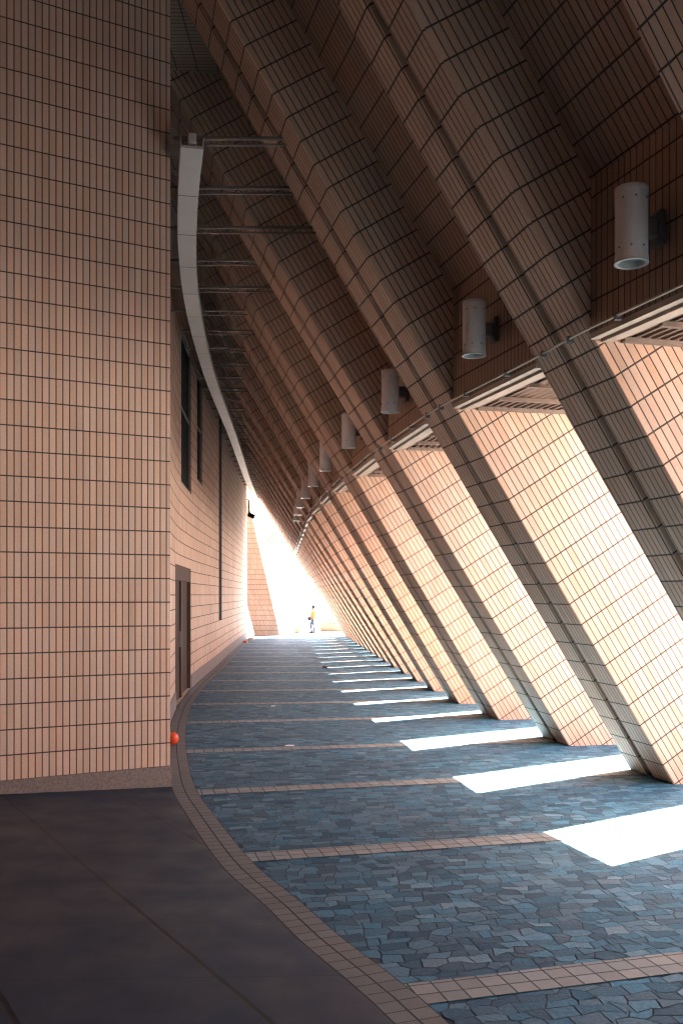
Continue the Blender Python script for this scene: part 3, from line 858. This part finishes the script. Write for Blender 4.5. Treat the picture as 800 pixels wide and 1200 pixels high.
# x: left/right seen from the camera (walks towards -x), y: depth, z up
V = [(0,0,0.88,0.125,0.10),(0.0,0,1.02,0.11,0.09),(0.02,0,1.2,0.135,0.10),(0.02,0,1.34,0.13,0.09),(0.01,0,1.41,0.052),(0.0,0,1.46,0.05),
     (-0.01,0,1.535,0.082,0.072),(-0.005,0,1.64,0.075,0.07)]
E = [(0,1),(1,2),(2,3),(3,4),(4,5),(5,6),(6,7)]
def chain(start, pts):
    k = start
    for p in pts:
        V.append(p); E.append((k, len(V)-1)); k = len(V)-1
    return k
chain(0, [(-0.03,-0.09,0.82,0.085),(-0.13,-0.1,0.46,0.055),(-0.02,-0.1,0.10,0.036),(-0.02,-0.1,0.05,0.035),(-0.13,-0.1,0.03,0.03)])
chain(0, [(0.03,0.09,0.82,0.085),(0.04,0.1,0.46,0.055),(0.08,0.1,0.10,0.036),(0.08,0.1,0.05,0.035),(-0.04,0.1,0.03,0.03)])
for sgn, el, wr in ((-1, (-0.02,-0.22,1.08), (-0.17,-0.2,0.98)), (1, (0.10,0.21,1.07), (0.03,0.24,0.86))):
    h = chain(3, [(0.03,0.17*sgn,1.36,0.05),(*el,0.038),(*wr,0.025)])
    d = (Vector(wr)-Vector(el)).normalized(); pw = Vector(wr)+d*0.07
    V.append((*pw,0.03,0.018)); E.append((h, len(V)-1)); palm = len(V)-1
    sd = Vector((0,1,0)).cross(d).normalized()
    for f, (off, ln) in enumerate(((-0.03,0.055),(-0.01,0.07),(0.01,0.075),(0.03,0.06))):
        a = pw + sd*off + d*0.02; b_ = a + d*ln*0.5; c_ = b_ + (d*0.7-sd*0.2+Vector((0,0,-0.4))).normalized()*ln*0.5
        V.append((*a,0.009)); E.append((palm, len(V)-1)); V.append((*b_,0.009)); E.append((len(V)-2, len(V)-1)); V.append((*c_,0.008)); E.append((len(V)-2, len(V)-1))
    a = pw - sd*0.035 - d*0.03; b_ = a - sd*0.03 + d*0.03
    V.append((*a,0.01)); E.append((palm, len(V)-1)); V.append((*b_,0.009)); E.append((len(V)-2, len(V)-1))
body = skin('body', V, E, M['skin'], person)
skin('shirt', [(0,0,0.90,0.145,0.125),(0,0,1.04,0.14,0.115),(0.02,0,1.2,0.155,0.12),(0.02,0,1.345,0.14,0.10),(0.03,-0.17,1.36,0.066),(0.0,-0.205,1.18,0.058),(0.03,0.17,1.36,0.066),(0.07,0.195,1.18,0.058)],
     [(0,1),(1,2),(2,3),(3,4),(4,5),(3,6),(6,7)], M['yellow'], person)
skin('trousers', [(0,0,0.91,0.138,0.12),(0,0,0.84,0.13,0.12),(-0.03,-0.09,0.80,0.10),(-0.13,-0.1,0.46,0.075),(-0.03,-0.1,0.06,0.062),(0.03,0.09,0.80,0.10),(0.04,0.1,0.46,0.075),(0.08,0.1,0.06,0.062)],
     [(0,1),(1,2),(2,3),(3,4),(1,5),(5,6),(6,7)], M['jeans'], person)
def blob(name, c, r, mat, cut=None):
    bm = bmesh.new(); bmesh.ops.create_uvsphere(bm, u_segments=20, v_segments=12, radius=1)
    for v in bm.verts:
        x, y_, z = v.co
        if cut is not None and x < cut and z < 0.35: x = cut + (x-cut)*0.15           # open at the face
        v.co = Vector((c[0]+x*r[0], c[1]+y_*r[1], c[2]+max(z, -0.75)*r[2]))
    me = bpy.data.meshes.new(name); bm.to_mesh(me); bm.free(); me.materials.append(mat)
    for p in me.polygons: p.use_smooth = True
    o = bpy.data.objects.new(name, me); COL.objects.link(o); o.parent = person; return o
blob('hair', (0.012,0,1.635), (0.112,0.098,0.125), M['hair'], -0.35)
for sx, sy in ((-0.02,-0.1), (0.08,0.1)):
    blob('shoe', (sx-0.05,sy,0.065), (0.17,0.065,0.085), M['black'])
# face details
for sy in (-0.03, 0.03):
    skin('eye', [(-0.09,sy,1.565,0.009),(-0.094,sy,1.565,0.007)], [(0,1)], M['hair'], person)
skin('nose', [(-0.085,0,1.56,0.012),(-0.108,0,1.54,0.012)], [(0,1)], M['skin'], person)
skin('mouth', [(-0.09,-0.02,1.51,0.006),(-0.093,0.02,1.51,0.006)], [(0,1)], M['door'], person)
hb = thing('shoulder_bag', 'dark bag held at the hip of the walking person', 'bag', (PX-0.19, PY-0.26, 0.42))
mb = MB(); mb.abox((PX-0.30,PY-0.30,0.40),(PX-0.10,PY-0.20,0.60)); mb.build('bag_body', M['black'], hb, bevel=0.03, fix=True)
mb = MB(); mb.tube([(PX-0.28,PY-0.25,0.59),(PX-0.2,PY-0.22,0.64),(PX-0.12,PY-0.25,0.59)], 0.01, 6); mb.build('handle', M['black'], hb, smooth=True)
